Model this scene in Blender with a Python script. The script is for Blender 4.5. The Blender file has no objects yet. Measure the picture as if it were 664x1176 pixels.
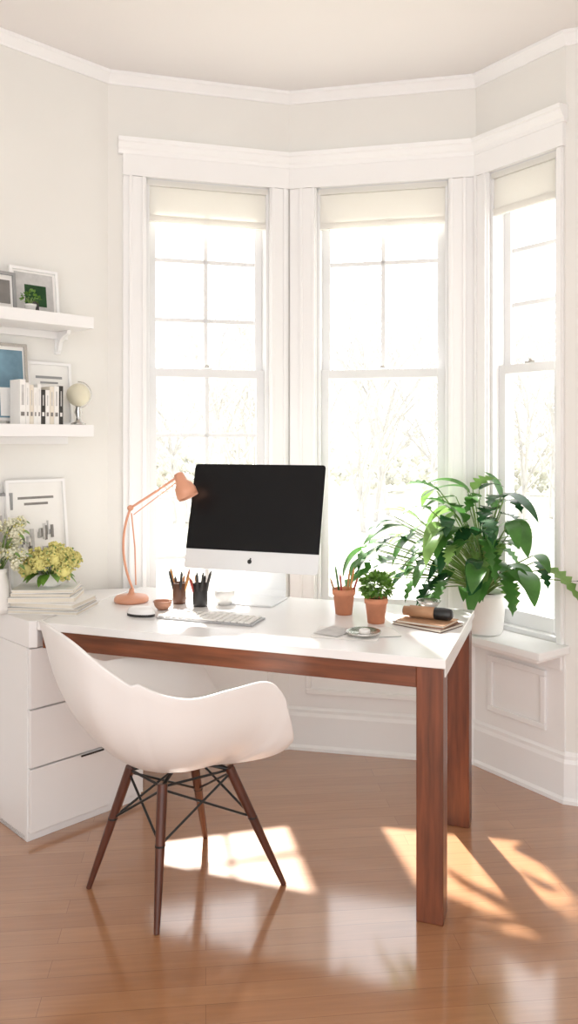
import bpy, bmesh, math, random
from mathutils import Vector, Matrix
random.seed(7)
F=910.0; CX=332.0; HY=505.0; CH=1.39
V=Vector
# ------------------------------------------------------------ materials
def newmat(name):
    m=bpy.data.materials.new(name); m.use_nodes=True
    nt=m.node_tree; b=nt.nodes['Principled BSDF']
    return m,nt,b
def mat(name,col,rough=.5,metal=0,var=.06,scale=12,bump=0.0,spec=.5,sub=0,coat=0,stretch=None,rot=None):
    m,nt,b=newmat(name)
    tc=nt.nodes.new('ShaderNodeTexCoord'); n=nt.nodes.new('ShaderNodeTexNoise')
    n.inputs['Scale'].default_value=scale; n.inputs['Detail'].default_value=4
    if stretch:
        src=tc.outputs['Object']
        if rot:
            mr=nt.nodes.new('ShaderNodeMapping'); mr.inputs['Rotation'].default_value=rot
            nt.links.new(src,mr.inputs['Vector']); src=mr.outputs['Vector']
        mp=nt.nodes.new('ShaderNodeMapping'); mp.inputs['Scale'].default_value=stretch
        nt.links.new(src,mp.inputs['Vector']); nt.links.new(mp.outputs['Vector'],n.inputs['Vector'])
    else: nt.links.new(tc.outputs['Object'],n.inputs['Vector'])
    r=nt.nodes.new('ShaderNodeValToRGB')
    r.color_ramp.elements[0].position=.3; r.color_ramp.elements[1].position=.7
    r.color_ramp.elements[0].color=tuple(max(0,c*(1-var)) for c in col)+(1,)
    r.color_ramp.elements[1].color=tuple(min(1,c*(1+var)) for c in col)+(1,)
    nt.links.new(n.outputs['Fac'],r.inputs['Fac']); nt.links.new(r.outputs['Color'],b.inputs['Base Color'])
    b.inputs['Roughness'].default_value=rough; b.inputs['Metallic'].default_value=metal
    b.inputs['Specular IOR Level'].default_value=spec
    if coat: b.inputs['Coat Weight'].default_value=coat; b.inputs['Coat Roughness'].default_value=.1
    if bump:
        bp=nt.nodes.new('ShaderNodeBump'); bp.inputs['Strength'].default_value=bump; bp.inputs['Distance'].default_value=.01
        nt.links.new(n.outputs['Fac'],bp.inputs['Height']); nt.links.new(bp.outputs['Normal'],b.inputs['Normal'])
    return m
def s(r,g,b):
    f=lambda c:(c/255/12.92) if c/255<=.04045 else ((c/255+.055)/1.055)**2.4
    return (f(r),f(g),f(b))
M={}
M['wall']=mat('wall_paint',s(234,232,227),.8,var=.012,scale=3)
M['ceil']=mat('ceiling_paint',s(236,232,230),.85,var=.01,scale=2)
M['trim']=mat('trim_white_paint',s(243,242,241),.4,var=.01,scale=5)
M['sash']=mat('sash_paint',s(228,228,228),.4,var=.01,scale=5)
M['white']=mat('white_lacquer',s(241,240,239),.2,var=.01,scale=4)
M['cab']=mat('cabinet_white',s(238,236,235),.35,var=.01,scale=4)
M['plastic']=mat('chair_white_plastic',s(238,235,233),.32,var=.01,scale=4)
M['wood']=mat('desk_leg_walnut',s(112,60,36),.34,var=.35,scale=4,stretch=(14,14,1.2),bump=.04)
M['woodh']=mat('desk_apron_walnut',s(116,64,38),.34,var=.35,scale=4,stretch=(1.2,14,14),rot=(0,0,.343),bump=.04)
M['walnut']=mat('walnut_dark',s(84,44,30),.35,var=.25,scale=6,stretch=(8,8,1))
M['black']=mat('black_metal',(.012,.012,.012),.4,var=.05)
M['dark']=mat('dark_plastic',s(40,38,38),.45)
M['screen']=mat('screen_glass',(.006,.006,.007),.32,var=.05,spec=.2)
M['alu']=mat('aluminium',s(230,231,232),.35,metal=.15,var=.01)
M['kbd']=mat('keyboard_aluminium',s(176,176,178),.4,metal=.3,var=.01)
M['copper']=mat('lamp_peach_metal',s(220,158,128),.4,metal=.05,var=.03)
M['lampin']=mat('lamp_inner',s(240,205,180),.5)
M['terra']=mat('terracotta',s(208,138,104),.75,var=.1,scale=25,bump=.1)
M['soil']=mat('soil',s(60,42,32),.95,var=.3,scale=60,bump=.6)
M['ceramic']=mat('white_ceramic',s(238,236,232),.3,var=.015)
M['leaf1']=mat('leaf_green',s(74,124,54),.28,var=.3,scale=14)
M['leaf2']=mat('leaf_light',s(132,170,92),.28,var=.25,scale=14)
M['leaf3']=mat('leaf_dark',s(42,86,48),.22,var=.3,scale=14)
M['stem']=mat('stem_green',s(120,148,78),.5)
M['shrub']=mat('shrub_green',s(96,138,50),.55,var=.35,scale=40)
M['yellow']=mat('blossom_yellow',s(222,214,136),.7,var=.15,scale=40)
M['cream']=mat('blossom_cream',s(232,230,205),.7,var=.1,scale=40)
M['paper']=mat('paper_white',s(240,238,234),.7,var=.02)
M['paperg']=mat('paper_grey',s(196,194,192),.7,var=.12,scale=30)
M['page']=mat('book_pages',s(228,220,205),.8,var=.08,scale=80,stretch=(1,1,30))
M['tan']=mat('kraft_brown',s(176,134,100),.65,var=.1)
M['clay']=mat('clay_brown',s(176,128,104),.6,var=.1)
M['brown']=mat('leather_brown',s(98,66,50),.5,var=.15)
M['grey']=mat('grey_cover',s(150,150,150),.6,var=.08)
M['blue']=mat('print_blue',s(112,146,164),.6,var=.35,scale=9)
M['ink']=mat('print_ink',s(60,58,56),.7,var=.2)
M['inkl']=mat('print_soft_ink',s(130,126,122),.7,var=.2)
M['silver']=mat('brushed_silver',s(200,198,194),.25,metal=.9,var=.05)
M['pencil']=mat('pencil_wood',s(196,140,80),.5,var=.15)
M['red']=mat('pencil_red',s(170,70,60),.5)
M['shadow']=mat('painted_base_shade',s(90,86,82),.8)  # dark strip at the cabinet foot, shade put into its colour
M['globe']=mat('globe_cream',s(226,220,196),.4,var=.08,scale=8)
M['bark']=mat('hazed_bark',s(186,184,181),.9,var=.1,scale=6)  # bark lightened so the colour itself carries the outdoor haze
M['hedge']=mat('hazed_hedge',s(192,192,184),.9,var=.12,scale=5)  # distance haze painted into the hedge as a paler tone
M['lawn']=mat('winter_lawn',s(190,189,178),.95,var=.08,scale=1.5)
# translucent helper for leaves
for k in ('leaf1','leaf2','leaf3','shrub'):
    m=M[k]; nt=m.node_tree; b=nt.nodes['Principled BSDF']; out=nt.nodes['Material Output']
    t=nt.nodes.new('ShaderNodeBsdfTranslucent'); mx=nt.nodes.new('ShaderNodeMixShader'); mx.inputs[0].default_value=.3
    src=b.inputs['Base Color'].links[0].from_socket
    nt.links.new(src,t.inputs['Color']); nt.links.new(b.outputs[0],mx.inputs[1]); nt.links.new(t.outputs[0],mx.inputs[2]); nt.links.new(mx.outputs[0],out.inputs['Surface'])
# shade fabric
m,nt,b=newmat('shade_fabric'); M['fabric']=m
b.inputs['Base Color'].default_value=(*s(244,242,237),1); b.inputs['Roughness'].default_value=.9
w=nt.nodes.new('ShaderNodeTexNoise'); w.inputs['Scale'].default_value=300
bp=nt.nodes.new('ShaderNodeBump'); bp.inputs['Strength'].default_value=.1; nt.links.new(w.outputs['Fac'],bp.inputs['Height']); nt.links.new(bp.outputs[0],b.inputs['Normal'])
t=nt.nodes.new('ShaderNodeBsdfTranslucent'); t.inputs['Color'].default_value=(*s(240,238,232),1)
mx=nt.nodes.new('ShaderNodeMixShader'); mx.inputs[0].default_value=.33
nt.links.new(b.outputs[0],mx.inputs[1]); nt.links.new(t.outputs[0],mx.inputs[2]); nt.links.new(mx.outputs[0],nt.nodes['Material Output'].inputs[0])
# glass
m,nt,b=newmat('window_glass'); M['glass']=m
tr=nt.nodes.new('ShaderNodeBsdfTransparent'); gl=nt.nodes.new('ShaderNodeBsdfGlossy'); gl.inputs['Roughness'].default_value=.02
mx=nt.nodes.new('ShaderNodeMixShader'); mx.inputs[0].default_value=.05
nt.links.new(tr.outputs[0],mx.inputs[1]); nt.links.new(gl.outputs[0],mx.inputs[2]); nt.links.new(mx.outputs[0],nt.nodes['Material Output'].inputs[0])
# floor
m,nt,b=newmat('hardwood_floor'); M['floor']=m
tc=nt.nodes.new('ShaderNodeTexCoord'); mp=nt.nodes.new('ShaderNodeMapping'); mp.inputs['Rotation'].default_value=(0,0,math.radians(-6))
nt.links.new(tc.outputs['Object'],mp.inputs['Vector'])
br=nt.nodes.new('ShaderNodeTexBrick'); br.offset=.37; br.inputs['Scale'].default_value=1
br.inputs['Brick Width'].default_value=1.1; br.inputs['Row Height'].default_value=.07; br.inputs['Mortar Size'].default_value=.0008; br.inputs['Mortar Smooth'].default_value=.4
br.inputs['Color1'].default_value=(*s(184,132,90),1); br.inputs['Color2'].default_value=(*s(172,119,78),1); br.inputs['Mortar'].default_value=(*s(138,92,60),1)
nt.links.new(mp.outputs[0],br.inputs['Vector'])
mp2=nt.nodes.new('ShaderNodeMapping'); mp2.inputs['Scale'].default_value=(2.0,28,1); nt.links.new(mp.outputs[0],mp2.inputs['Vector'])
n=nt.nodes.new('ShaderNodeTexNoise'); n.inputs['Scale'].default_value=2.2; n.inputs['Detail'].default_value=8; n.inputs['Roughness'].default_value=.6
nt.links.new(mp2.outputs[0],n.inputs['Vector'])
r=nt.nodes.new('ShaderNodeValToRGB'); r.color_ramp.elements[0].position=.3; r.color_ramp.elements[1].position=.7
r.color_ramp.elements[0].color=(.82,.82,.82,1); r.color_ramp.elements[1].color=(1,1,1,1); nt.links.new(n.outputs['Fac'],r.inputs['Fac'])
mm=nt.nodes.new('ShaderNodeMixRGB'); mm.blend_type='MULTIPLY'; mm.inputs[0].default_value=1
nt.links.new(br.outputs['Color'],mm.inputs[1]); nt.links.new(r.outputs[0],mm.inputs[2]); nt.links.new(mm.outputs[0],b.inputs['Base Color'])
b.inputs['Roughness'].default_value=.3
b.inputs['Coat Weight'].default_value=1; b.inputs['Coat Roughness'].default_value=.11; b.inputs['Coat IOR'].default_value=2.15
bp=nt.nodes.new('ShaderNodeBump'); bp.inputs['Strength'].default_value=.05; bp.inputs['Distance'].default_value=.004
nt.links.new(n.outputs['Fac'],bp.inputs['Height']); nt.links.new(bp.outputs[0],b.inputs['Normal'])

# ------------------------------------------------------------ mesh builder
Z=V((0,0,1))
class MB:
    def __init__(s): s.v=[]; s.f=[]; s.m=[]; s.sm=[]; s.mats=[]
    def mi(s,k):
        if k not in s.mats: s.mats.append(k)
        return s.mats.index(k)
    def add(s,vs,fs,k,smooth=False):
        o=len(s.v); s.v+= [V(p) for p in vs]; i=s.mi(k)
        for f in fs: s.f.append(tuple(o+a for a in f)); s.m.append(i); s.sm.append(smooth)
    def box(s,O,A,B,C,a,b,c,k):
        O=V(O);A=V(A);B=V(B);C=V(C)
        vs=[O+A*x+B*y+C*z for z in c for y in b for x in a]
        s.add(vs,[(0,2,3,1),(4,5,7,6),(0,1,5,4),(2,6,7,3),(0,4,6,2),(1,3,7,5)],k)
    def prism(s,pts,z0,z1,k):
        n=len(pts); vs=[V((p[0],p[1],z0)) for p in pts]+[V((p[0],p[1],z1)) for p in pts]
        s.add(vs,[tuple(range(n))[::-1],tuple(range(n,2*n))]+[(i,(i+1)%n,n+(i+1)%n,n+i) for i in range(n)],k)
    def lathe(s,c,prof,k,seg=28,axis=None,smooth=True):
        c=V(c); ax=V(axis).normalized() if axis else Z
        t=V((1,0,0)) if abs(ax.x)<.9 else V((0,1,0)); e1=ax.cross(t).normalized(); e2=ax.cross(e1)
        vs=[];n=len(prof)
        for r,z in prof:
            for j in range(seg):
                a=2*math.pi*j/seg; vs.append(c+ax*z+(e1*math.cos(a)+e2*math.sin(a))*r)
        fs=[(i*seg+j,i*seg+(j+1)%seg,(i+1)*seg+(j+1)%seg,(i+1)*seg+j) for i in range(n-1) for j in range(seg)]
        s.add(vs,fs,k,smooth)
    def tube(s,pts,rad,k,seg=8,caps=True):
        pts=[V(p) for p in pts]; n=len(pts)
        if not hasattr(rad,'__len__'): rad=[rad]*n
        vs=[]; prev=None
        for i,p in enumerate(pts):
            d=(pts[min(i+1,n-1)]-pts[max(i-1,0)]).normalized()
            if prev is None: t=V((1,0,0)) if abs(d.x)<.9 else V((0,1,0)); e1=d.cross(t).normalized()
            else: e1=(prev-d*prev.dot(d)).normalized()
            prev=e1; e2=d.cross(e1)
            for j in range(seg):
                a=2*math.pi*j/seg; vs.append(p+(e1*math.cos(a)+e2*math.sin(a))*rad[i])
        fs=[(i*seg+j,i*seg+(j+1)%seg,(i+1)*seg+(j+1)%seg,(i+1)*seg+j) for i in range(n-1) for j in range(seg)]
        s.add(vs,fs,k,True)
        if caps: s.add(vs[:seg],[tuple(range(seg))[::-1]],k); s.add(vs[-seg:],[tuple(range(seg))],k)
    def ball(s,c,r,k,seg=16,rings=10,sq=(1,1,1)):
        c=V(c); vs=[]
        for i in range(rings+1):
            ph=math.pi*i/rings
            for j in range(seg):
                a=2*math.pi*j/seg; vs.append(c+V((math.sin(ph)*math.cos(a)*sq[0],math.sin(ph)*math.sin(a)*sq[1],math.cos(ph)*sq[2]))*r)
        s.add(vs,[(i*seg+j,(i+1)*seg+j,(i+1)*seg+(j+1)%seg,i*seg+(j+1)%seg) for i in range(rings) for j in range(seg)],k,True)
    def octa(s,c,r,k):
        c=V(c); q=[V((r,0,0)),V((-r,0,0)),V((0,r,0)),V((0,-r,0)),V((0,0,r)),V((0,0,-r))]
        s.add([c+a for a in q],[(0,2,4),(2,1,4),(1,3,4),(3,0,4),(2,0,5),(1,2,5),(3,1,5),(0,3,5)],k,True)
    def leaf(s,base,d,up,L,Wd,droop,k,n=8,split=False,fold=.25):
        d=V(d).normalized(); side=d.cross(V(up)).normalized(); u=side.cross(d).normalized()
        vs=[]; p=V(base); dirv=d.copy(); step=L/n
        for i in range(n+1):
            t=i/n; w=Wd*.5*(math.sin(math.pi*min(1,t**.75))**.8 if 0<t<1 else 0.02)
            if split and i%2==1 and 1<i<n: w*=.45
            uu=side.cross(dirv).normalized()
            vs+= [p-side*w+uu*w*fold, p.copy(), p+side*w+uu*w*fold]
            dirv=(dirv+V((0,0,-1))*droop/n).normalized(); p=p+dirv*step
        fs=[]
        for i in range(n):
            a=i*3; fs+=[(a,a+1,a+4,a+3),(a+1,a+2,a+5,a+4)]
        s.add(vs,fs,k,True); return vs
    def obj(s,name,bevel=0,parent=None,keep=False,recalc=True,seg=2):
        me=bpy.data.meshes.new(name)
        if keep: o=V((0,0,0))
        else:
            xs=[p.x for p in s.v];ys=[p.y for p in s.v];zs=[p.z for p in s.v]
            o=V(((min(xs)+max(xs))/2,(min(ys)+max(ys))/2,min(zs)))
        me.from_pydata([tuple(p-o) for p in s.v],[],s.f)
        for k in s.mats: me.materials.append(M[k])
        for i,p in enumerate(me.polygons): p.material_index=s.m[i]; p.use_smooth=s.sm[i]
        if recalc:
            bm=bmesh.new(); bm.from_mesh(me); bmesh.ops.recalc_face_normals(bm,faces=bm.faces); bm.to_mesh(me); bm.free()
        ob=bpy.data.objects.new(name,me); ob.location=o; bpy.context.scene.collection.objects.link(ob)
        if bevel:
            bv=ob.modifiers.new('bevel','BEVEL'); bv.width=bevel; bv.segments=seg; bv.limit_method='ANGLE'; bv.angle_limit=math.radians(50)
        if parent: ob.parent=parent
        return ob
def empty(name,loc=(0,0,0)):
    e=bpy.data.objects.new(name,None); bpy.context.scene.collection.objects.link(e); e.location=loc; e.empty_display_size=.1; return e
def adopt(par,obs):
    for o in obs:
        o.parent=par; o.matrix_parent_inverse=Matrix.Translation(-V(par.location))
def Wp(px,py,z):
    Y=(CH-z)*F/(py-HY); return V(((px-CX)/F*Y,Y,z))

# ------------------------------------------------------------ room shell
H=2.956
C1=V((-.772,3.377,0)); C2=V((0,3.59,0)); C3=V((.807,3.417,0)); C4=V((1.066,3.05,0))
L0=V((-1.95,3.377-(1.95-.772),0)); R0=V((2.0,2.72,0))
class Seg:
    def __init__(s,P,Q):
        s.P=P;s.Q=Q;s.d=(Q-P).normalized();s.L=(Q-P).length; s.n=V((s.d.y,-s.d.x,0))
    def u(s,px,v=0):
        k=(px-CX)/F; O=s.P+s.n*v
        return (k*O.y-O.x)/(s.d.x-k*s.d.y)
    def p(s,u,v,z): return s.P+s.d*u+s.n*v+Z*z
    def box(s,mb,u,v,z,k): mb.box(s.P,s.d,s.n,Z,u,v,z,k)
SL=Seg(L0,C1); S1=Seg(C1,C2); S2=Seg(C2,C3); S3=Seg(C3,C4); S4=Seg(C4,R0)
T=.14
ZB,ZT=.60,2.52
wins=[(S1,168,309),(S2,364,515),(S3,563,643)]
def wall(seg,name,win=None):
    mb=MB()
    if win:
        a,b=win
        seg.box(mb,(0,a),(-T,0),(0,H),'wall'); seg.box(mb,(b,seg.L),(-T,0),(0,H),'wall')
        seg.box(mb,(a,b),(-T,0),(0,ZB),'wall'); seg.box(mb,(a,b),(-T,0),(ZT,H),'wall')
    else: seg.box(mb,(0,seg.L),(-T,0),(0,H),'wall')
    mb.obj(name,keep=True)
WU=[(sg.u(a),sg.u(b)) for sg,a,b in wins]
WU[2]=(WU[2][0],min(WU[2][1],S3.L-.035))
wall(SL,'wall_left'); wall(S1,'wall_bay_left',WU[0]); wall(S2,'wall_bay_center',WU[1]); wall(S3,'wall_bay_right',WU[2]); wall(S4,'wall_front_right')
YB=-1.2
wall(Seg(V((-1.95,YB,0)),L0),'wall_side_left'); wall(Seg(R0,V((2.0,YB,0))),'wall_side_right')
poly=[(-1.95,YB),(L0.x,L0.y),(C1.x,C1.y),(C2.x,C2.y),(C3.x,C3.y),(C4.x,C4.y),(R0.x,R0.y),(2.0,YB)]
def grow(poly,g):
    c=V((0.05,1.5,0)); return [tuple((V((x,y,0))+(V((x,y,0))-c).normalized()*g)[:2]) for x,y in poly]
mb=MB(); mb.prism(grow(poly,.12),-.1,0,'floor'); mb.obj('floor',keep=True)
mb=MB(); mb.prism(grow(poly,.12),H,H+.1,'ceil'); mb.obj('ceiling',keep=True)
def sweep(name,pts,prof,k,bevel=0):
    pts=[V(p) for p in pts]; n=len(pts); offs=[]
    for i in range(n):
        ns=[]
        if i>0: d=(pts[i]-pts[i-1]).normalized(); ns.append(V((d.y,-d.x,0)))
        if i<n-1: d=(pts[i+1]-pts[i]).normalized(); ns.append(V((d.y,-d.x,0)))
        if len(ns)==1: offs.append(ns[0])
        else:
            h=(ns[0]+ns[1]).normalized(); offs.append(h/h.dot(ns[0]))
    mb=MB(); m_=len(prof); vs=[pts[i]+offs[i]*o+Z*z for i in range(n) for o,z in prof]
    fs=[(i*m_+j,i*m_+(j+1)%m_,(i+1)*m_+(j+1)%m_,(i+1)*m_+j) for i in range(n-1) for j in range(m_)]
    fs+=[tuple(range(m_)),tuple(range((n-1)*m_,n*m_))[::-1]]
    mb.add(vs,fs,k); return mb.obj(name,keep=True,bevel=bevel)
B0=S1.p(S1.u(141),0,0)
full=[V((-1.95,YB,0)),L0,C1,C2,C3,C4,R0,V((2.0,YB,0))]
sweep('trim_crown',full,[(0,H-.05),(.006,H-.05),(.008,H-.042),(.016,H-.03),(.026,H-.016),(.032,H-.012),(.034,H-.0005),(0,H-.0005)],'trim')
sweep('baseboard_bay',[C1,C2,C3,C4,R0],[(0,0),(.034,0),(.034,.014),(.024,.024),(.022,.15),(.016,.165),(.016,.178),(.006,.19),(0,.19)],'trim')
sweep('baseboard_left',[L0,C1+(L0-C1).normalized()*.55],[(0,0),(.02,0),(.02,.17),(.006,.19),(0,.19)],'trim')
sweep('trim_wainscot',[C1,C2,C3,C4],[(0,.19),(.01,.19),(.01,ZB-.03),(0,ZB-.03)],'trim')
sweep('trim_frieze',[B0,C2,C3,C4],[(0,ZT),(.02,ZT),(.02,2.61),(0,2.61)],'trim')
sweep('trim_cornice',[B0-S1.d*.02,C2,C3,C4+S3.d*.01],[(0,2.61),(.024,2.61),(.027,2.625),(.034,2.632),(.044,2.652),(.052,2.656),(.055,2.672),(0,2.677)],'trim')
sweep('trim_sill',[C1+S1.d*.02,C2,C3],[(0,ZB-.03),(.055,ZB-.03),(.06,ZB-.02),(.06,ZB-.004),(.055,ZB),(0,ZB)],'trim')
mb=MB(); S3.box(mb,(-.02,S3.L+.02),(.001,.19),(ZB-.03,ZB),'trim'); S3.box(mb,(0,S3.L),(.001,.175),(ZB-.045,ZB-.03),'trim'); S3.box(mb,(0,S3.L-.01),(.001,.02),(ZB-.1,ZB-.045),'trim'); mb.obj('trim_window_ledge',keep=True,bevel=.004)
# raised panel mouldings
mb=MB()
for sg in (S1,S2,S3):
    a,b=.08,sg.L-.08
    for (u0,u1,z0,z1) in ((a,b,.46,.485),(a,b,.25,.275),(a,a+.025,.275,.46),(b-.025,b,.275,.46)):
        sg.box(mb,(u0,u1),(.01,.022),(z0,z1),'trim')
mb.obj('trim_panels',keep=True,bevel=.004)
# casings
mb=MB()
for i,(sg,_,_) in enumerate(wins):
    a,b=WU[i]; lo=sg.u(141) if i==0 else .006; hi=sg.L-.006
    sg.box(mb,(lo,a),(0,.014),(ZB,ZT),'trim'); sg.box(mb,(b,hi),(0,.014),(ZB,ZT),'trim')
    for x0,x1 in ((a-.075,a-.006),(b+.006,b+.075)):
        x0=max(x0,lo+.004); x1=min(x1,hi-.002)
        if x1-x0<.015: continue
        sg.box(mb,(x0,x1),(.014,.020),(ZB,ZT-.002),'trim')
        if x1-x0>.04: sg.box(mb,(x0,x0+.014),(.020,.026),(ZB,ZT-.002),'trim'); sg.box(mb,(x1-.014,x1),(.020,.026),(ZB,ZT-.002),'trim')
mb.obj('trim_casings',keep=True,bevel=.002)
# windows
def window(i,sg,a,b,cols_u,rows_u,cols_l,rows_l):
    e=empty('window_%d'%i,sg.p((a+b)/2,-.06,ZB))
    fr=MB()
    sg.box(fr,(a,a+.014),(-T,-.001),(ZB,ZT),'sash'); sg.box(fr,(b-.014,b),(-T,-.001),(ZB,ZT),'sash')
    sg.box(fr,(a,b),(-T,-.001),(ZT-.02,ZT),'sash'); sg.box(fr,(a,b),(-T-.03,-.001),(ZB,ZB+.02),'sash')
    zm=1.685; obs=[]
    def sash(z0,z1,v0,v1,cols,rows,nm,top,bot):
        m=MB(); x0,x1=a+.014,b-.014; st=.034
        sg.box(m,(x0,x0+st),(v0,v1),(z0,z1),'sash'); sg.box(m,(x1-st,x1),(v0,v1),(z0,z1),'sash')
        sg.box(m,(x0+st,x1-st),(v0,v1),(z0,z0+bot),'sash'); sg.box(m,(x0+st,x1-st),(v0,v1),(z1-top,z1),'sash')
        vm=(v0+v1)/2
        for c in range(1,cols):
            u=x0+st+(x1-x0-2*st)*c/cols; sg.box(m,(u-.009,u+.009),(vm-.006,vm+.006),(z0+bot,z1-top),'sash')
        for z in rows: sg.box(m,(x0+st,x1-st),(vm-.006,vm+.006),(z-.009,z+.009),'sash')
        obs.append(m.obj(nm,bevel=.001))
        g=MB(); g.add([sg.p(x0+st-.005,vm,z0+.01),sg.p(x1-st+.005,vm,z0+.01),sg.p(x1-st+.005,vm,z1-.01),sg.p(x0+st-.005,vm,z1-.01)],[(0,1,2,3)],'glass'); obs.append(g.obj(nm+'_glass'))
    sash(zm-.02,ZT-.02,-.105,-.075,cols_u,rows_u,'sash_upper',.04,.038)
    sash(ZB+.02,zm+.02,-.07,-.04,cols_l,rows_l,'sash_lower',.038,.06)
    m=MB(); uc=(a+b)/2; sg.box(m,(uc-.025,uc+.025),(-.065,-.045),(zm+.02,zm+.028),'silver'); m.lathe(sg.p(uc,-.055,zm+.028),[(.0,0),(.012,0),(.012,.01),(0,.012)],'silver',12)
    obs.append(m.obj('sash_lock'))
    obs.append(fr.obj('frame',bevel=.002)); 
    m=MB(); x0,x1=a+.004,b-.004
    sg.box(m,(x0,x1),(-.03,.0),(ZT-.03,ZT-.004),'fabric'); sg.box(m,(x0,x1),(-.016,-.010),(ZT-.175,ZT-.03),'fabric')
    sg.box(m,(x0,x1),(-.022,-.004),(ZT-.185,ZT-.155),'fabric')
    obs.append(m.obj('roman_shade',bevel=.004)); adopt(e,obs)
window(1,S1,*WU[0],2,(1.925,2.19),2,(1.41,1.13,.87))
window(2,S2,*WU[1],2,(2.19,),1,())
window(3,S3,*WU[2],1,(1.96,2.19),1,())

# ------------------------------------------------------------ outdoors
mb=MB(); mb.prism([(-60,3.9),(60,3.9),(60,90),(-60,90)],-.7,-.6,'lawn'); mb.obj('garden_lawn',keep=True)
mb=MB()
def branch(p,d,L,r,dep):
    n=3; pts=[p]; q=p.copy(); dd=d.copy()
    for i in range(n):
        dd=(dd+V((random.uniform(-1,1),random.uniform(-1,1),random.uniform(-.3,.7)))*.18).normalized(); q=q+dd*L/n; pts.append(q.copy())
    mb.tube(pts,[r,r*.85,r*.7,r*.5],'bark',5,False)
    if dep<=0: return
    for i in range(4 if dep>1 else 5):
        t=random.choice(pts[1:]); a=random.uniform(0,6.28)
        nd=(dd*.8+V((math.cos(a),math.sin(a),random.uniform(0,.6)))*.75).normalized()
        branch(t,nd,L*random.uniform(.55,.8),r*.5,dep-1)
for i in range(30):
    y=random.uniform(15,23); x=(-.20+.58*(i+.5)/30)*y+random.uniform(-.6,.6)
    branch(V((x,y,-.59)),V((0,0,1)),random.uniform(1.6,2.9)*y/16,.06*y/16,4)
mb.obj('bare_trees',recalc=False)
mb=MB()
for i in range(60):
    y=random.uniform(28,33); x=random.uniform(-8,16); 
    for j in range(40):
        mb.octa((x+random.gauss(0,.6),y+random.gauss(0,.5),-.38+abs(random.gauss(0,.9))),random.uniform(.08,.22),'hedge')
mb.obj('hedge_row',recalc=False)

# ------------------------------------------------------------ desk
DT=.765
FR=V((.445,2.25,0)); du=V((.942,-.336,0)).normalized(); db=V((.336,.942,0)).normalized()
DW,DD=1.39,.70
FL=FR-du*DW
e=empty('desk',FL+du*DW/2+db*DD/2); obs=[]
m=MB(); m.box(FL,du,db,Z,(0,DW),(0,DD),(DT-.028,DT),'white'); obs.append(m.obj('top',bevel=.003))
m=MB(); lg=.078
for a,b in ((DW-.008-lg,.008),(DW-.008-lg,DD-.008-lg)):
    m.box(FL,du,db,Z,(a,a+lg),(b,b+lg),(0,DT-.0285),'wood')
obs.append(m.obj('legs',bevel=.003))
m=MB(); m.box(FL,du,db,Z,(.012,DW-.008-lg),(.014,.036),(DT-.092,DT-.0285),'woodh'); m.box(FL,du,db,Z,(.012,DW-.008-lg),(DD-.036,DD-.014),(DT-.092,DT-.0285),'woodh')
m.box(FL,du,db,Z,(.012,.034),(.036,DD-.036),(DT-.092,DT-.0285),'woodh'); obs.append(m.obj('apron',bevel=.002))
m=MB(); m.box(FL,du,db,Z,(DW-.03,DW-.004),(.03,DD-.03),(DT-.06,DT-.0285),'white'); obs.append(m.obj('side_rail',bevel=.002))
adopt(e,obs)
# ------------------------------------------------------------ cabinet
cd=V((.7071,.7071,0)); cn=V((.7071,-.7071,0)); A=V((-.892,2.722,0)); CL,CD=.47,.365
ztop=DT-.093
e=empty('drawer_cabinet',A); obs=[]
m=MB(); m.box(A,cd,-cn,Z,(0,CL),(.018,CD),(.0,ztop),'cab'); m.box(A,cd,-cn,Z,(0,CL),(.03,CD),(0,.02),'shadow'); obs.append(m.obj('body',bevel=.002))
m=MB()
zs=[(.035,.252),(.258,.456),(.462,ztop-.004)]
for z0,z1 in zs: m.box(A,cd,-cn,Z,(.004,CL-.004),(-.001,.0175),(z0,z1),'cab')
m.box(A,cd,-cn,Z,(CL*.42,CL*.62),(-.006,-.0015),(.244,.2505),'dark')
obs.append(m.obj('drawer_fronts',bevel=.0015))
dl=[FL+db*t-du*.004 for t in (0.0,.66)]
pA=A+V((-.004,.004,0)); pB=A-cn*CD; pC=A-cn*CD+cd*(CL-.0)
m=MB(); m.prism([(pA.x,pA.y),(dl[0].x,dl[0].y+.012),(dl[1].x,dl[1].y),(pC.x,pC.y),(pB.x,pB.y)],ztop+.0005,DT,'cab'); obs.append(m.obj('countertop',bevel=.003))
adopt(e,obs)

# ------------------------------------------------------------ shelves
for nm,zt in (('wall_shelf',1.87),('wall_shelf.001',1.448)):
    m=MB(); u1=SL.u(78); SL.box(m,(u1-1.0,u1),(.0005,.2),(zt-.046,zt),'trim')
    SL.box(m,(u1-1.0,u1-.01),(.0005,.02),(zt-.075,zt-.046),'trim')
    if zt>1.6:
        for ub in (u1-.05,u1-.8):
            SL.box(m,(ub-.012,ub+.012),(.0005,.014),(zt-.135,zt-.046),'trim')
            pr=[(.014,zt-.13),(.024,zt-.12),(.035,zt-.09),(.06,zt-.07),(.09,zt-.06),(.1,zt-.046),(.014,zt-.046)]
            vs=[SL.p(ub+q,v,z) for q in (-.009,.009) for v,z in pr]; n=len(pr)
            m.add(vs,[tuple(range(n)),tuple(range(n,2*n))[::-1]]+[(i,(i+1)%n,n+(i+1)%n,n+i) for i in range(n)],'trim')
    m.obj(nm,bevel=.002)
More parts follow.
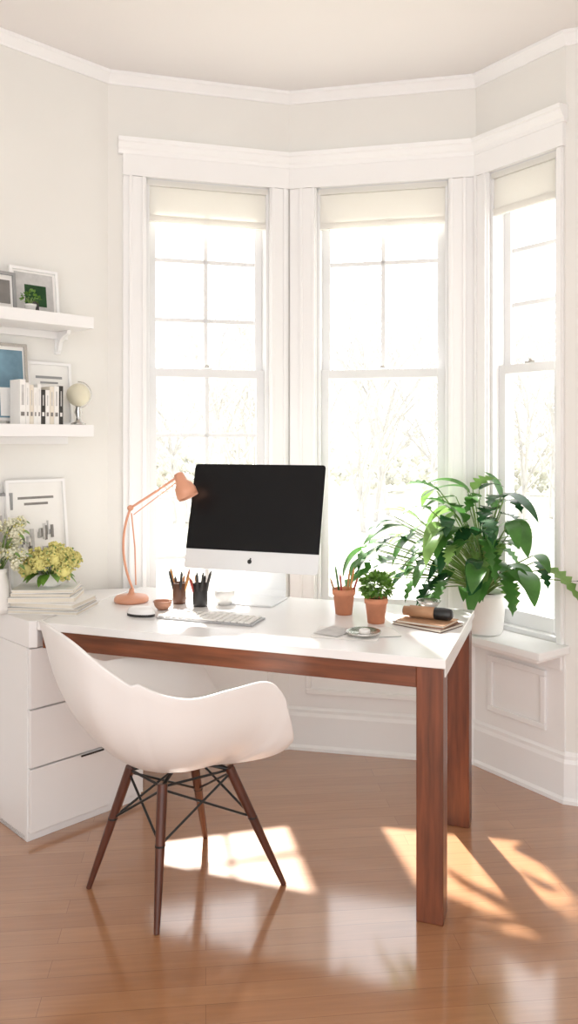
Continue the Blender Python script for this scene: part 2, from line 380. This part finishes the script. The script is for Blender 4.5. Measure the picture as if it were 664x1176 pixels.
def frame(name,px,v,z,w,h,lean,fk,art):
    uc=SL.u(px,v); O=SL.p(uc,v,z); A_=SL.d; Bv=(Z*math.cos(lean)-SL.n*math.sin(lean)); Cv=A_.cross(Bv)*-1
    if Cv.dot(SL.n)<0: Cv=-Cv
    m=MB(); t=.011
    g=lambda a,b,c,k:m.box(O,A_,Bv,Cv,a,b,c,k)
    g((-w/2,-w/2+t),(0,h),(0,.016),fk); g((w/2-t,w/2),(0,h),(0,.016),fk); g((-w/2+t,w/2-t),(0,t),(0,.016),fk); g((-w/2+t,w/2-t),(h-t,h),(0,.016),fk)
    g((-w/2+t,w/2-t),(t,h-t),(.002,.006),'paper')
    for i,(a0,a1,b0,b1,k) in enumerate(art):
        g((-w/2+a0*w,-w/2+a1*w),(b0*h,b1*h),(.006,.0068+.0003*i),k)
    return m.obj(name)
random.seed(3)
arch=[(.2,.8,.84,.86,'inkl'),(.3,.7,.79,.81,'inkl')]
for i in range(30):
    a0=random.uniform(.2,.74); b0=random.uniform(.22,.54); arch.append((a0,a0+random.uniform(.015,.06),b0,b0+random.uniform(.02,.14),random.choice(['paperg','inkl','grey','paperg','inkl'])))
frame('architecture_print_frame',47,.07,DT+.0005,.25,.47,.12,'trim',arch)
frame('picture_frame',-14,.035,DT+.0005,.2,.42,.05,'grey',[(.2,.8,.2,.8,'paperg')])
frame('plant_photo_frame',40,.06,1.8705,.2,.185,.12,'trim',[(.1,.9,.1,.9,'paperg'),(.3,.75,.2,.65,'leaf3'),(.42,.58,.1,.3,'ink')])
frame('small_photo_frame',3,.08,1.8705,.1,.15,.1,'grey',[(.2,.8,.2,.8,'inkl')])
frame('blue_art_frame',10,.06,1.4485,.16,.31,.1,'silver',[(.1,.9,.08,.92,'blue'),(.3,.7,.1,.45,'paper')])
frame('typographic_print_frame',58,.035,1.4485,.19,.25,.1,'trim',[(.2,.8,.74,.78,'grey'),(.3,.7,.66,.69,'grey')])
random.seed(11)
# shelf plant
def potted(name,c,r,h,pk,ballr,n=170,k='shrub',rx=1):
    m=MB(); m.lathe(c,[(0,0),(r*.72,0),(r*.92,h*.78),(r,h*.78),(r*1.02,h),(r*.9,h),(r*.86,h*.8),(0,h*.8)],pk)
    m.lathe(c,[(0,h*.88),(r*.88,h*.88)],'soil')
    cc=V(c)+Z*(h+ballr*.62)
    for i in range(7): 
        a=i*.9; m.tube([V(c)+Z*h*.85,cc+V((math.cos(a),math.sin(a),.2))*ballr*.5],.0016,'stem',4)
    for i in range(n):
        d=V((random.gauss(0,1),random.gauss(0,1),random.gauss(0,1)+.3)).normalized(); 
        if d.z<-.55: continue
        p=cc+V((d.x*rx,d.y*rx,d.z*.85))*ballr*random.uniform(.55,.92)
        m.leaf(p,(d+V((random.uniform(-.5,.5),random.uniform(-.5,.5),random.uniform(-.3,.5)))),(random.random(),random.random(),1),ballr*.38,ballr*.24,.4,random.choice([k,'leaf2',k]),4)
    return m.obj(name,recalc=False)
q=SL.p(SL.u(35,.13),.13,1.8705); potted('small_shelf_plant',q,.022,.03,'ceramic',.035,70)
# shelf books
m=MB(); u=SL.u(20,.15)
i=0
cols=['paper','paper','page','paper','paper','ink','paper','page','paper','ink','paper','paper']
while i<10:
    w_=random.uniform(.014,.024); h_=random.uniform(.125,.155) if i else .165
    SL.box(m,(u,u+w_-.001),(.09,.17),(1.4485,1.4485+h_),cols[i])
    SL.box(m,(u+.004,u+w_-.005),(.17,.1705),(1.4485+.03,1.4485+.045),'inkl' if cols[i]!='ink' else 'paper')
    SL.box(m,(u+.006,u+w_-.007),(.17,.1705),(1.4485+.07,1.4485+h_-.02),'paperg'); u+=w_; i+=1
m.obj('shelf_books',bevel=.001)
m=MB(); q=SL.p(SL.u(90,.11),.11,1.4485)
m.lathe(q,[(0,0),(.028,0),(.03,.006),(.012,.014),(.008,.03),(.016,.05),(.01,.07),(.012,.075),(0,.076)],'silver'); m.ball(q+Z*.12,.046,'globe',20,12)
m.tube([q+V((math.cos(t)*.052,0,.12+math.sin(t)*.052)) for t in [x*.2-1.6 for x in range(17)]],.002,'silver',6)
m.obj('tabletop_globe')

# ------------------------------------------------------------ magazines + flowers
q=V((-.885,2.93,0))
m=MB(); z=DT+.0005
for i,(w_,d_,t_,k,ang) in enumerate([(.30,.20,.012,'paper',.1),(.29,.195,.010,'paperg',.16),(.28,.19,.016,'paper',.05),(.24,.175,.018,'paper',.3),(.22,.165,.014,'paperg',.22),(.22,.16,.012,'paper',.34)]):
    a=ang-.25; A_=V((math.cos(a),math.sin(a),0)); B_=V((-A_.y,A_.x,0)); O=q+V((-.01 if i>2 else .0,0,z))
    m.box(O,A_,B_,Z,(-w_/2,w_/2),(-d_/2,d_/2),(0,.002),k); m.box(O,A_,B_,Z,(-w_/2,w_/2),(-d_/2,d_/2),(t_-.002,t_),k); m.box(O,A_,B_,Z,(-w_/2+.003,w_/2-.003),(-d_/2+.003,d_/2-.002),(.002,t_-.002),'page')
    z+=t_+.0003
m.obj('magazine_stack'); ztm=z
def flowers(name,c,pk,fk,R,n,balls):
    m=MB(); c=V(c)
    m.lathe(c,[(0,0),(.035,0),(.045,.012),(.046,.045),(.042,.05),(.04,.045),(.038,.02),(0,.018)],pk)
    for i in range(balls):
        a=i*2.399; rr=R*math.sqrt((i+.5)/balls); cc=c+V((math.cos(a)*rr,math.sin(a)*rr*.8,.11+.035*random.random()-rr*.55))
        m.tube([c+Z*.02,cc],.002,'stem',5)
        m.ball(cc,.022,fk,8,6)
        for j in range(n):
            d=V((random.gauss(0,1),random.gauss(0,1),random.gauss(0,1)+.2)).normalized(); p=cc+d*.032*random.uniform(.75,1)
            for t in range(4):
                dd=V((random.uniform(-1,1),random.uniform(-1,1),random.uniform(-1,1)))
                m.octa(p+dd*.005,random.uniform(.004,.0062),fk if random.random()<.9 else 'leaf2')
    for i in range(20):
        a=random.uniform(0,6.28); d=V((math.cos(a),math.sin(a),random.uniform(-.3,.2)))
        m.leaf(c+V((math.cos(a)*.04,math.sin(a)*.04,.05)),d,(0,0,1),random.uniform(.05,.08),.03,.8,random.choice(['leaf2','leaf2','shrub']),5)
    return m.obj(name,recalc=False)
flowers('yellow_hydrangea_arrangement',(q.x+.0,q.y,ztm),'ceramic','yellow',.10,40,19)
# cream flowers in a vase on the cabinet
vq=SL.p(SL.u(0,.17),.17,DT+.0005)
m=MB(); m.lathe(vq,[(0,0),(.035,0),(.04,.02),(.032,.1),(.022,.14),(.028,.16),(.024,.16),(.018,.14),(0,.13)],'ceramic')
for i in range(34):
    a=random.uniform(0,6.28); rr=random.uniform(.02,.105); top=vq+V((math.cos(a)*rr,math.sin(a)*rr,random.uniform(.18,.33)))
    if (top-SL.P).dot(SL.n)<.03: continue
    m.tube([vq+Z*.14,(vq+Z*.18+top)/2+Z*.02,top],.0015,'stem',4)
    m.ball(top,.012,'cream',8,6)
    for j in range(36):
        d=V((random.gauss(0,1),random.gauss(0,1),random.gauss(0,1))).normalized(); m.octa(top+d*.019,random.uniform(.004,.007),'cream' if random.random()<.85 else 'yellow')
    if (top-SL.P).dot(SL.n)>.09: m.leaf(top,V((math.cos(a),math.sin(a),.2)),(0,0,1),.05,.02,.8,'leaf2',4)
m.obj('cream_flower_vase',recalc=False)

# ------------------------------------------------------------ all-in-one computer
u_=du; nv=-db; tl=math.radians(15)
up=(Z*math.cos(tl)-nv*math.sin(tl)); cf=(nv*math.cos(tl)+Z*math.sin(tl))
O=V((-.152,2.98,.895)); e=empty('desktop_computer',O); obs=[]
W2,Hh=.272,.412
m=MB()
def rr(w0,w1,h0,h1,r,n=5):
    pts=[]
    for cx,cy,a0 in ((w1-r,h1-r,0),(w0+r,h1-r,90),(w0+r,h0+r,180),(w1-r,h0+r,270)):
        for i in range(n+1):
            a=math.radians(a0+90*i/n); pts.append((cx+r*math.cos(a),cy+r*math.sin(a)))
    return pts
def slab(m,pts,c0,c1,k,inset=0):
    n=len(pts); vs=[O+u_*a+up*b+cf*c1 for a,b in pts]
    cx=sum(p[0] for p in pts)/n; cy=sum(p[1] for p in pts)/n
    vs+=[O+u_*(cx+(a-cx)*(1-inset))+up*(cy+(b-cy)*(1-inset))+cf*c0 for a,b in pts]
    m.add(vs,[tuple(range(n)),tuple(range(n,2*n))[::-1]]+[(i,(i+1)%n,n+(i+1)%n,n+i) for i in range(n)],k)
full_=rr(-W2,W2,0,Hh,.012)
slab(m,full_,-.008,0,'alu'); slab(m,full_,-.035,-.008,'alu',.35)
obs.append(m.obj('housing'))
m=MB(); sc=[p for p in full_ if p[1]>Hh/2]; sc=sc+[(-W2,.075),(W2,.075)]
slab(m,sc,.0002,.002,'screen'); obs.append(m.obj('screen'))
m=MB(); m.lathe(O+up*.036,[(0,.0018),(.0085,.0018),(.0085,.0002)],'dark',16,axis=cf); m.lathe(O+up*.047+u_*.003,[(0,.0018),(.003,.0018),(.003,.0002)],'dark',10,axis=cf); obs.append(m.obj('chin_mark'))
m=MB(); fo=V((O.x,O.y,DT+.0005))-nv*.09
m.box(fo,u_,nv,Z,(-.095,.095),(-.085,.095),(0,.007),'alu')
bk=fo-nv*.08
prof=[bk+Z*.004,bk-nv*.01+Z*.03,bk+nv*.0+Z*.12,O+up*.16-cf*.034]
vs=[]
for p in prof:
    for a in (-.085,.085):
        for c in (0,.006): vs.append(p+u_*a-nv*c)
fs=[]
for i in range(len(prof)-1):
    b0=i*4; fs+=[(b0,b0+2,b0+6,b0+4),(b0+1,b0+5,b0+7,b0+3),(b0,b0+4,b0+5,b0+1),(b0+2,b0+3,b0+7,b0+6)]
m.add(vs,fs,'alu'); obs.append(m.obj('stand',bevel=.002)); adopt(e,obs)

# keyboard
kc=Wp(242,711,DT); m=MB(); kz=DT+.0005; kc.z=0
m.box(kc,du,db,Z,(-.18,.18),(-.06,.06),(kz,kz+.007),'kbd')
for rI in range(5):
    for cI in range(14):
        x=-.174+cI*.0249; y=-.055+rI*.0222
        if rI==0 and 4<=cI<=8:
            if cI==4: m.box(kc,du,db,Z,(x,x+.0249*5-.005),(y,y+.0175),(kz+.007,kz+.0115),'paper')
            continue
        m.box(kc,du,db,Z,(x,x+.020),(y,y+.0175),(kz+.007,kz+.0115),'paper')
m.obj('keyboard',bevel=.001,seg=1)
# mouse
mc=Wp(162,707,DT); m=MB(); vs=[]; 
rings,sg_=8,24
for i in range(rings+1):
    ph=math.pi/2*i/rings
    for j in range(sg_):
        a=2*math.pi*j/sg_; vs.append(V((mc.x,mc.y,kz))+du*(.054*abs(math.cos(ph))**.6*math.cos(a))+db*(.032*abs(math.cos(ph))**.6*math.sin(a))+Z*(.009+.026*math.sin(ph)))
base=[V((p.x,p.y,kz)) for p in vs[:sg_]]
m.add(vs,[(i*sg_+j,i*sg_+(j+1)%sg_,(i+1)*sg_+(j+1)%sg_,(i+1)*sg_+j) for i in range(rings) for j in range(sg_)],'white',True)
m.add(base+vs[:sg_],[(j,(j+1)%sg_,sg_+(j+1)%sg_,sg_+j) for j in range(sg_)],'dark',True); m.obj('computer_mouse')
# small clay bowl
bc=Wp(187,700,DT); m=MB(); m.lathe(V((bc.x,bc.y,kz)),[(0,0),(.018,0),(.030,.014),(.035,.032),(.032,.032),(.028,.018),(.016,.006),(0,.005)],'clay'); m.obj('small_clay_bowl')
# cup behind
bc=Wp(258,694,DT); m=MB(); m.lathe(V((bc.x,bc.y,kz)),[(0,0),(.025,0),(.036,.02),(.042,.055),(.039,.055),(.033,.02),(0,.006)],'ceramic')
m.tube([V((bc.x,bc.y,kz))-du*(.038+.018*math.sin(t))+Z*(.03+.016*math.cos(t)) for t in [x*math.pi/8 for x in range(9)]],.003,'ceramic',8); m.obj('coffee_cup')
# pen cups
def pens(name,c,r,h,k,items,L=.15):
    m=MB(); c=V((c.x,c.y,kz)); m.lathe(c,[(0,0),(r*.92,0),(r,h*.1),(r,h),(r*.92,h),(r*.9,.008),(0,.006)],k)
    for i,kk in enumerate(items):
        a=i*2.4; b0=c+V((math.cos(a),math.sin(a),0))*r*.4+Z*.01; t0=c+V((math.cos(a+.3),math.sin(a+.3),0))*(r*.85+.018)+Z*(L*random.uniform(.75,1.05))
        d=(t0-b0); m.tube([b0,b0+d*.9,b0+d*.91,t0],[.005,.005,.0045,.0015],kk,7)
    m.obj(name)
pens('copper_pen_cup',Wp(206,693,DT),.026,.08,'brown',['clay','pencil','dark','tan','dark','pencil','ink'],.13)
pens('black_pen_cup',Wp(230,696,DT),.028,.085,'dark',['dark','pencil','ink','dark','red','ink','tan','dark'],.13)
# terracotta pot with pencils
c=Wp(395,705,DT); c.z=kz; m=MB(); m.lathe(c,[(0,0),(.030,0),(.038,.07),(.041,.07),(.043,.09),(.038,.09),(.034,.07),(.028,.01),(0,.008)],'terra')
for i,kk in enumerate(['red','pencil','leaf1','tan','red','pencil']):
    a=i*1.1; b0=c+V((math.cos(a)*.012,math.sin(a)*.012,.012)); t0=c+V((math.cos(a)*.05,math.sin(a)*.03,.13+.02*(i%3))); d=t0-b0; m.tube([b0,b0+d*.9,t0],[.0038,.0038,.0008],kk,7)
m.obj('terracotta_pencil_pot')
c=Wp(432,715,DT); c.z=kz; potted('potted_succulent',c,.040,.086,'terra',.056,480,'shrub')
# papers, dish
pc=Wp(410,728,DT)
m=MB()
for i,(dx,dy,w_,d_,a,k) in enumerate([(-.03,.0,.21,.15,-.25,'paper'),(.05,.01,.16,.12,.15,'paper'),(-.07,.02,.09,.12,-.6,'paperg')]):
    A_=V((math.cos(a),math.sin(a),0)); B_=V((-A_.y,A_.x,0)); m.box(V((pc.x+dx,pc.y+dy,kz+i*.0015)),A_,B_,Z,(-w_/2,w_/2),(-d_/2,d_/2),(0,.0012),k)
m.obj('note_papers')
c=Wp(417,730,DT); c.z=kz+.0046; m=MB(); m.lathe(c,[(0,0),(.045,0),(.056,.006),(.057,.011),(.053,.011),(.044,.005),(0,.004)],'silver'); m.lathe(c+V((.005,0,.004)),[(0,.012),(.015,.012),(.018,.009),(.018,0)],'ceramic'); m.obj('metal_trinket_dish')
# notebooks + roll
nc=Wp(491,718,DT); m=MB(); z=kz
for w_,d_,t_,a,k in ((.19,.14,.010,-.75,'brown'),(.17,.125,.009,-.6,'tan')):
    A_=V((math.cos(a),math.sin(a),0)); B_=V((-A_.y,A_.x,0)); O_=V((nc.x,nc.y,z)); m.box(O_,A_,B_,Z,(-w_/2,w_/2),(-d_/2,d_/2),(0,.0015),k); m.box(O_,A_,B_,Z,(-w_/2+.002,w_/2-.003),(-d_/2+.003,d_/2-.003),(.0015,t_-.0015),'page'); m.box(O_,A_,B_,Z,(-w_/2,w_/2),(-d_/2,d_/2),(t_-.0015,t_),k); z+=t_+.0002
m.obj('leather_notebooks')
m=MB(); c=V((nc.x,nc.y+.01,z+.021)); ax=V((math.cos(-.45),math.sin(-.45),0))
m.lathe(c-ax*.08,[(0,0),(.016,0),(.016,.02),(.020,.022),(.020,.105),(.017,.107),(0,.107)],'tan',20,axis=ax)
m.lathe(c+ax*.0275,[(0,0),(.0195,0),(.0205,.004),(.0205,.035),(.018,.055),(.012,.06),(0,.06)],'black',20,axis=ax)
m.lathe(c-ax*.08,[(0,-.002),(.013,-.002),(.013,0)],'dark',20,axis=ax)
m.obj('spyglass_roll')
c=Wp(493,700,DT); c.z=kz; m=MB(); m.lathe(c,[(0,0),(.018,0),(.034,.018),(.044,.034),(.041,.034),(.031,.02),(.015,.006),(0,.005)],'silver'); m.obj('silver_bowl')

# ------------------------------------------------------------ desk lamp
b=Wp(151,691,DT); b.z=kz; m=MB()
m.lathe(b,[(0,0),(.062,0),(.066,.004),(.066,.014),(.060,.022),(.02,.026),(.012,.034),(.008,.05),(0,.05)],'copper',36)
sc_=296.
def LP(px,py,dy=0): return V((b.x+(px-151)/sc_,b.y+dy,b.z+(691-py)/sc_))
j=LP(150,584)
def bez(p0,p1,p2,n=12): return [p0*(1-t)**2+p1*2*t*(1-t)+p2*t*t for t in [i/n for i in range(n+1)]]
m.tube(bez(LP(153,678),LP(132,630),j,16),.0048,'copper',10)
m.tube([LP(156,672),LP(155,630),LP(151,590)],.0028,'copper',8)
m.lathe(j+V((0,-.010,0)),[(0,0),(.011,0),(.011,.02),(0,.02)],'copper',16,axis=(0,1,0))
m.tube([LP(147,586),LP(178,566),LP(203,549)],.0048,'copper',10)
m.tube([LP(153,592,.006),LP(205,553,.006)],.002,'copper',8)
hd=LP(206,549); ax=V((.42,-.15,-.9)).normalized()
m.ball(hd,.013,'copper',14,8)
m.lathe(hd-ax*.012,[(0,-.006),(.016,-.004),(.02,.004),(.022,.03),(.036,.05),(.041,.07),(.041,.098),(.039,.098),(.037,.06),(.018,.03),(0,.028)],'copper',28,axis=ax)
m.ball(hd+ax*.055,.018,'lampin',12,8)
m.obj('desk_lamp',recalc=True)

# ------------------------------------------------------------ chair
cc=V((-.335,2.45,0)); yaw=math.radians(33); f_=V((math.cos(yaw),math.sin(yaw),0)); l_=V((-math.sin(yaw),math.cos(yaw),0))
e=empty('armchair',cc); obs=[]
keys=[(0,.275,0,.44),(18,.275,.10,.443),(32,.268,.18,.455),(44,.25,.235,.50),(56,.20,.272,.61),(68,.135,.282,.675),(88,.02,.285,.675),(110,-.10,.28,.668),(130,-.20,.255,.70),(148,-.30,.21,.775),(163,-.375,.15,.85),(180,-.40,0,.872)]
ks=keys+[(360-a,x,-y,z) for a,x,y,z in keys[-2:0:-1]]
def cr(p0,p1,p2,p3,t): return .5*((2*p1)+(-p0+p2)*t+(2*p0-5*p1+4*p2-p3)*t*t+(-p0+3*p1-3*p2+p3)*t**3)
rim=[]; N=len(ks); sub=6
for i in range(N):
    P=[V(ks[(i+k)%N][1:]) for k in (-1,0,1,2)]
    for t in range(sub): rim.append(cr(*P,t/sub))
for q_ in rim:
    if q_.x>-.24 and q_.z>.6:
        if q_.y>0: q_.z=min(q_.z,.66+max(0,-.14-q_.x)*.5)
        else: q_.z+=.018
z0=.395; NR=18; vs=[V((0.0,0,z0))]; nr=len(rim)
for i in range(1,NR+1):
    r_=i/NR
    for q_ in rim:
        back=max(0,-q_.x/.40); 
        g=math.sin(r_*math.pi/2)**(.9)
        hh=(1-math.cos(r_*math.pi/2))
        hh=hh*(1-.2*back)+ (r_**1.8)*.2*back
        g=g*(1-.12*back)+ r_*.12*back
        flare=1+.03*max(0,(r_-.85)/.15)**2
        vs.append(V((q_.x*g*flare,q_.y*g*flare,z0+(q_.z-z0)*hh)))
Vw=[cc+f_*p.x+l_*p.y+Z*p.z for p in vs]
fs=[(0,1+jj,1+(jj+1)%nr) for jj in range(nr)]
for i in range(NR-1):
    for jj in range(nr):
        a=1+i*nr+jj; b_=1+i*nr+(jj+1)%nr; fs.append((a,a+nr,b_+nr,b_))
m=MB(); m.add(Vw,fs,'plastic',True); o=m.obj('shell'); 
so=o.modifiers.new('s','SOLIDIFY'); so.thickness=.009; so.offset=0
bv=o.modifiers.new('b','BEVEL'); bv.width=.003; bv.segments=2; bv.limit_method='ANGLE'; bv.angle_limit=math.radians(60)
obs.append(o)
feet=[V((-.621,2.456,0)),V((-.372,2.227,0)),V((-.016,2.476,0)),V((-.292,2.768,0))]
tops=[V((-.49,2.45,.378)),V((-.372,2.33,.378)),V((-.185,2.45,.378)),V((-.315,2.58,.378))]
m=MB()
for a,b_ in zip(feet,tops): m.tube([a+Z*.001,a+(b_-a)*.25,a+(b_-a)*.6,b_],[.0085,.0115,.0145,.0155],'walnut',14)
obs.append(m.obj('legs'))
m=MB()
lerp=lambda i,t: tops[i]+(feet[i]-tops[i])*t
for i in range(4):
    k2=(i+1)%4
    m.tube([lerp(i,.42),lerp(k2,.04)],.0038,'black',8); m.tube([lerp(k2,.42),lerp(i,.04)],.0038,'black',8)
    m.tube([lerp(i,.02),lerp(k2,.02)],.004,'black',8)
    m.lathe(lerp(i,.42)-V((0,0,.003)),[(0,0),(.0155,0),(.0155,.006),(0,.006)],'black',12,smooth=False)
    m.tube([lerp(i,.02),V((cc.x,cc.y,.388))*.6+tops[i]*.4+Z*.008],.006,'black',8)
obs.append(m.obj('wire_base')); adopt(e,obs)

# ------------------------------------------------------------ big plant
random.seed(21)
pc=C3+S3.d*.135+S3.n*.105; pz=ZB+.0005
e=empty('potted_monstera',V((pc.x,pc.y,pz))); obs=[]
m=MB(); m.lathe(V((pc.x,pc.y,pz)),[(0,0),(.068,0),(.076,.01),(.088,.15),(.092,.17),(.085,.17),(.08,.15),(.076,.13),(0,.13)],'ceramic',36); m.lathe(V((pc.x,pc.y,pz)),[(0,.145),(.08,.145)],'soil',24); obs.append(m.obj('pot'))
m=MB(); c0=V((pc.x,pc.y,pz+.15))
def ok(p,mg=.015):
    sd_=lambda sg:(p-sg.P).dot(sg.n)
    if sd_(SL)<mg or sd_(S1)<.05 or sd_(S2)<.04: return False
    if sd_(S3)<.04 and sd_(S4)<.04: return False
    r_=p-FL; a=r_.dot(du); b_=r_.dot(db)
    if -.05<a<DW+.015 and -.02<b_<DD+.02 and p.z<DT+.012: return False
    if p.z<ZB+.01 and (p-C3).dot(S3.n)<.2: return False
    return True
cnt=0; tries=0
while cnt<116 and tries<30000:
    tries+=1
    a=random.uniform(0,2*math.pi); el=random.uniform(.1,1.5); Lp=random.uniform(.16,.44)
    d=V((math.cos(a)*math.cos(el),math.sin(a)*math.cos(el),math.sin(el)))
    if d.y>0 and random.random()<.2: continue
    p1=c0+V((d.x*.3,d.y*.3,.7*max(.4,d.z)))*Lp; p2=c0+V((d.x*1.25,d.y*.75,d.z*.95+.14))*Lp
    if random.random()<.4: p2.x+=.04
    pts=[c0*(1-t)**2+p1*2*t*(1-t)+p2*t*t for t in (0,.25,.5,.75,1)]
    ld=V((d.x+random.uniform(-.35,.35),d.y+random.uniform(-.35,.35),random.uniform(-.1,.5)))
    LL=random.uniform(.13,.23); Wd=LL*random.uniform(.26,.38)
    tmp=MB(); split=random.random()<.4
    lv=tmp.leaf(p2,ld,V((random.uniform(-.3,.3),random.uniform(-.3,.3),1)),LL,Wd*(1.35 if split else 1),random.uniform(.9,2.1),'leaf1',12,split,random.uniform(.05,.35))
    if max(p.z for p in lv)>1.29: continue
    if all(ok(p) for p in lv) and all(ok(p) for p in pts[1:]):
        k=random.choices(['leaf1','leaf2','leaf3'],[.45,.3,.25])[0]
        m.tube(pts,[.004,.0035,.003,.0025,.002],'stem',6); m.add(tmp.v,tmp.f,k,True); cnt+=1
obs.append(m.obj('foliage',recalc=False)); adopt(e,obs)
print('leaves',cnt)

# ------------------------------------------------------------ light
w=bpy.data.worlds.new('world'); bpy.context.scene.world=w; w.use_nodes=True
bg=w.node_tree.nodes['Background']; bg.inputs['Color'].default_value=(.995,.995,1,1); bg.inputs['Strength'].default_value=3.0
sd=bpy.data.lights.new('sun','SUN'); sd.energy=22; sd.angle=math.radians(2.0); sd.color=(1,.96,.89)
so=bpy.data.objects.new('sun',sd); bpy.context.scene.collection.objects.link(so); so.location=(0,8,8)
so.rotation_euler=V((.14,-.73,-.675)).to_track_quat('-Z','Y').to_euler()
cam=bpy.data.cameras.new('camera'); co=bpy.data.objects.new('camera',cam); bpy.context.scene.collection.objects.link(co)
co.location=(0,0,CH); co.rotation_euler=(math.pi/2,0,0); cam.sensor_width=36; cam.sensor_fit='AUTO'; cam.lens=F/1176*36; cam.shift_y=-83/1176; cam.clip_start=.05
bpy.context.scene.camera=co
vs_=bpy.context.scene.view_settings
vs_.view_transform='Standard'; vs_.exposure=-.22
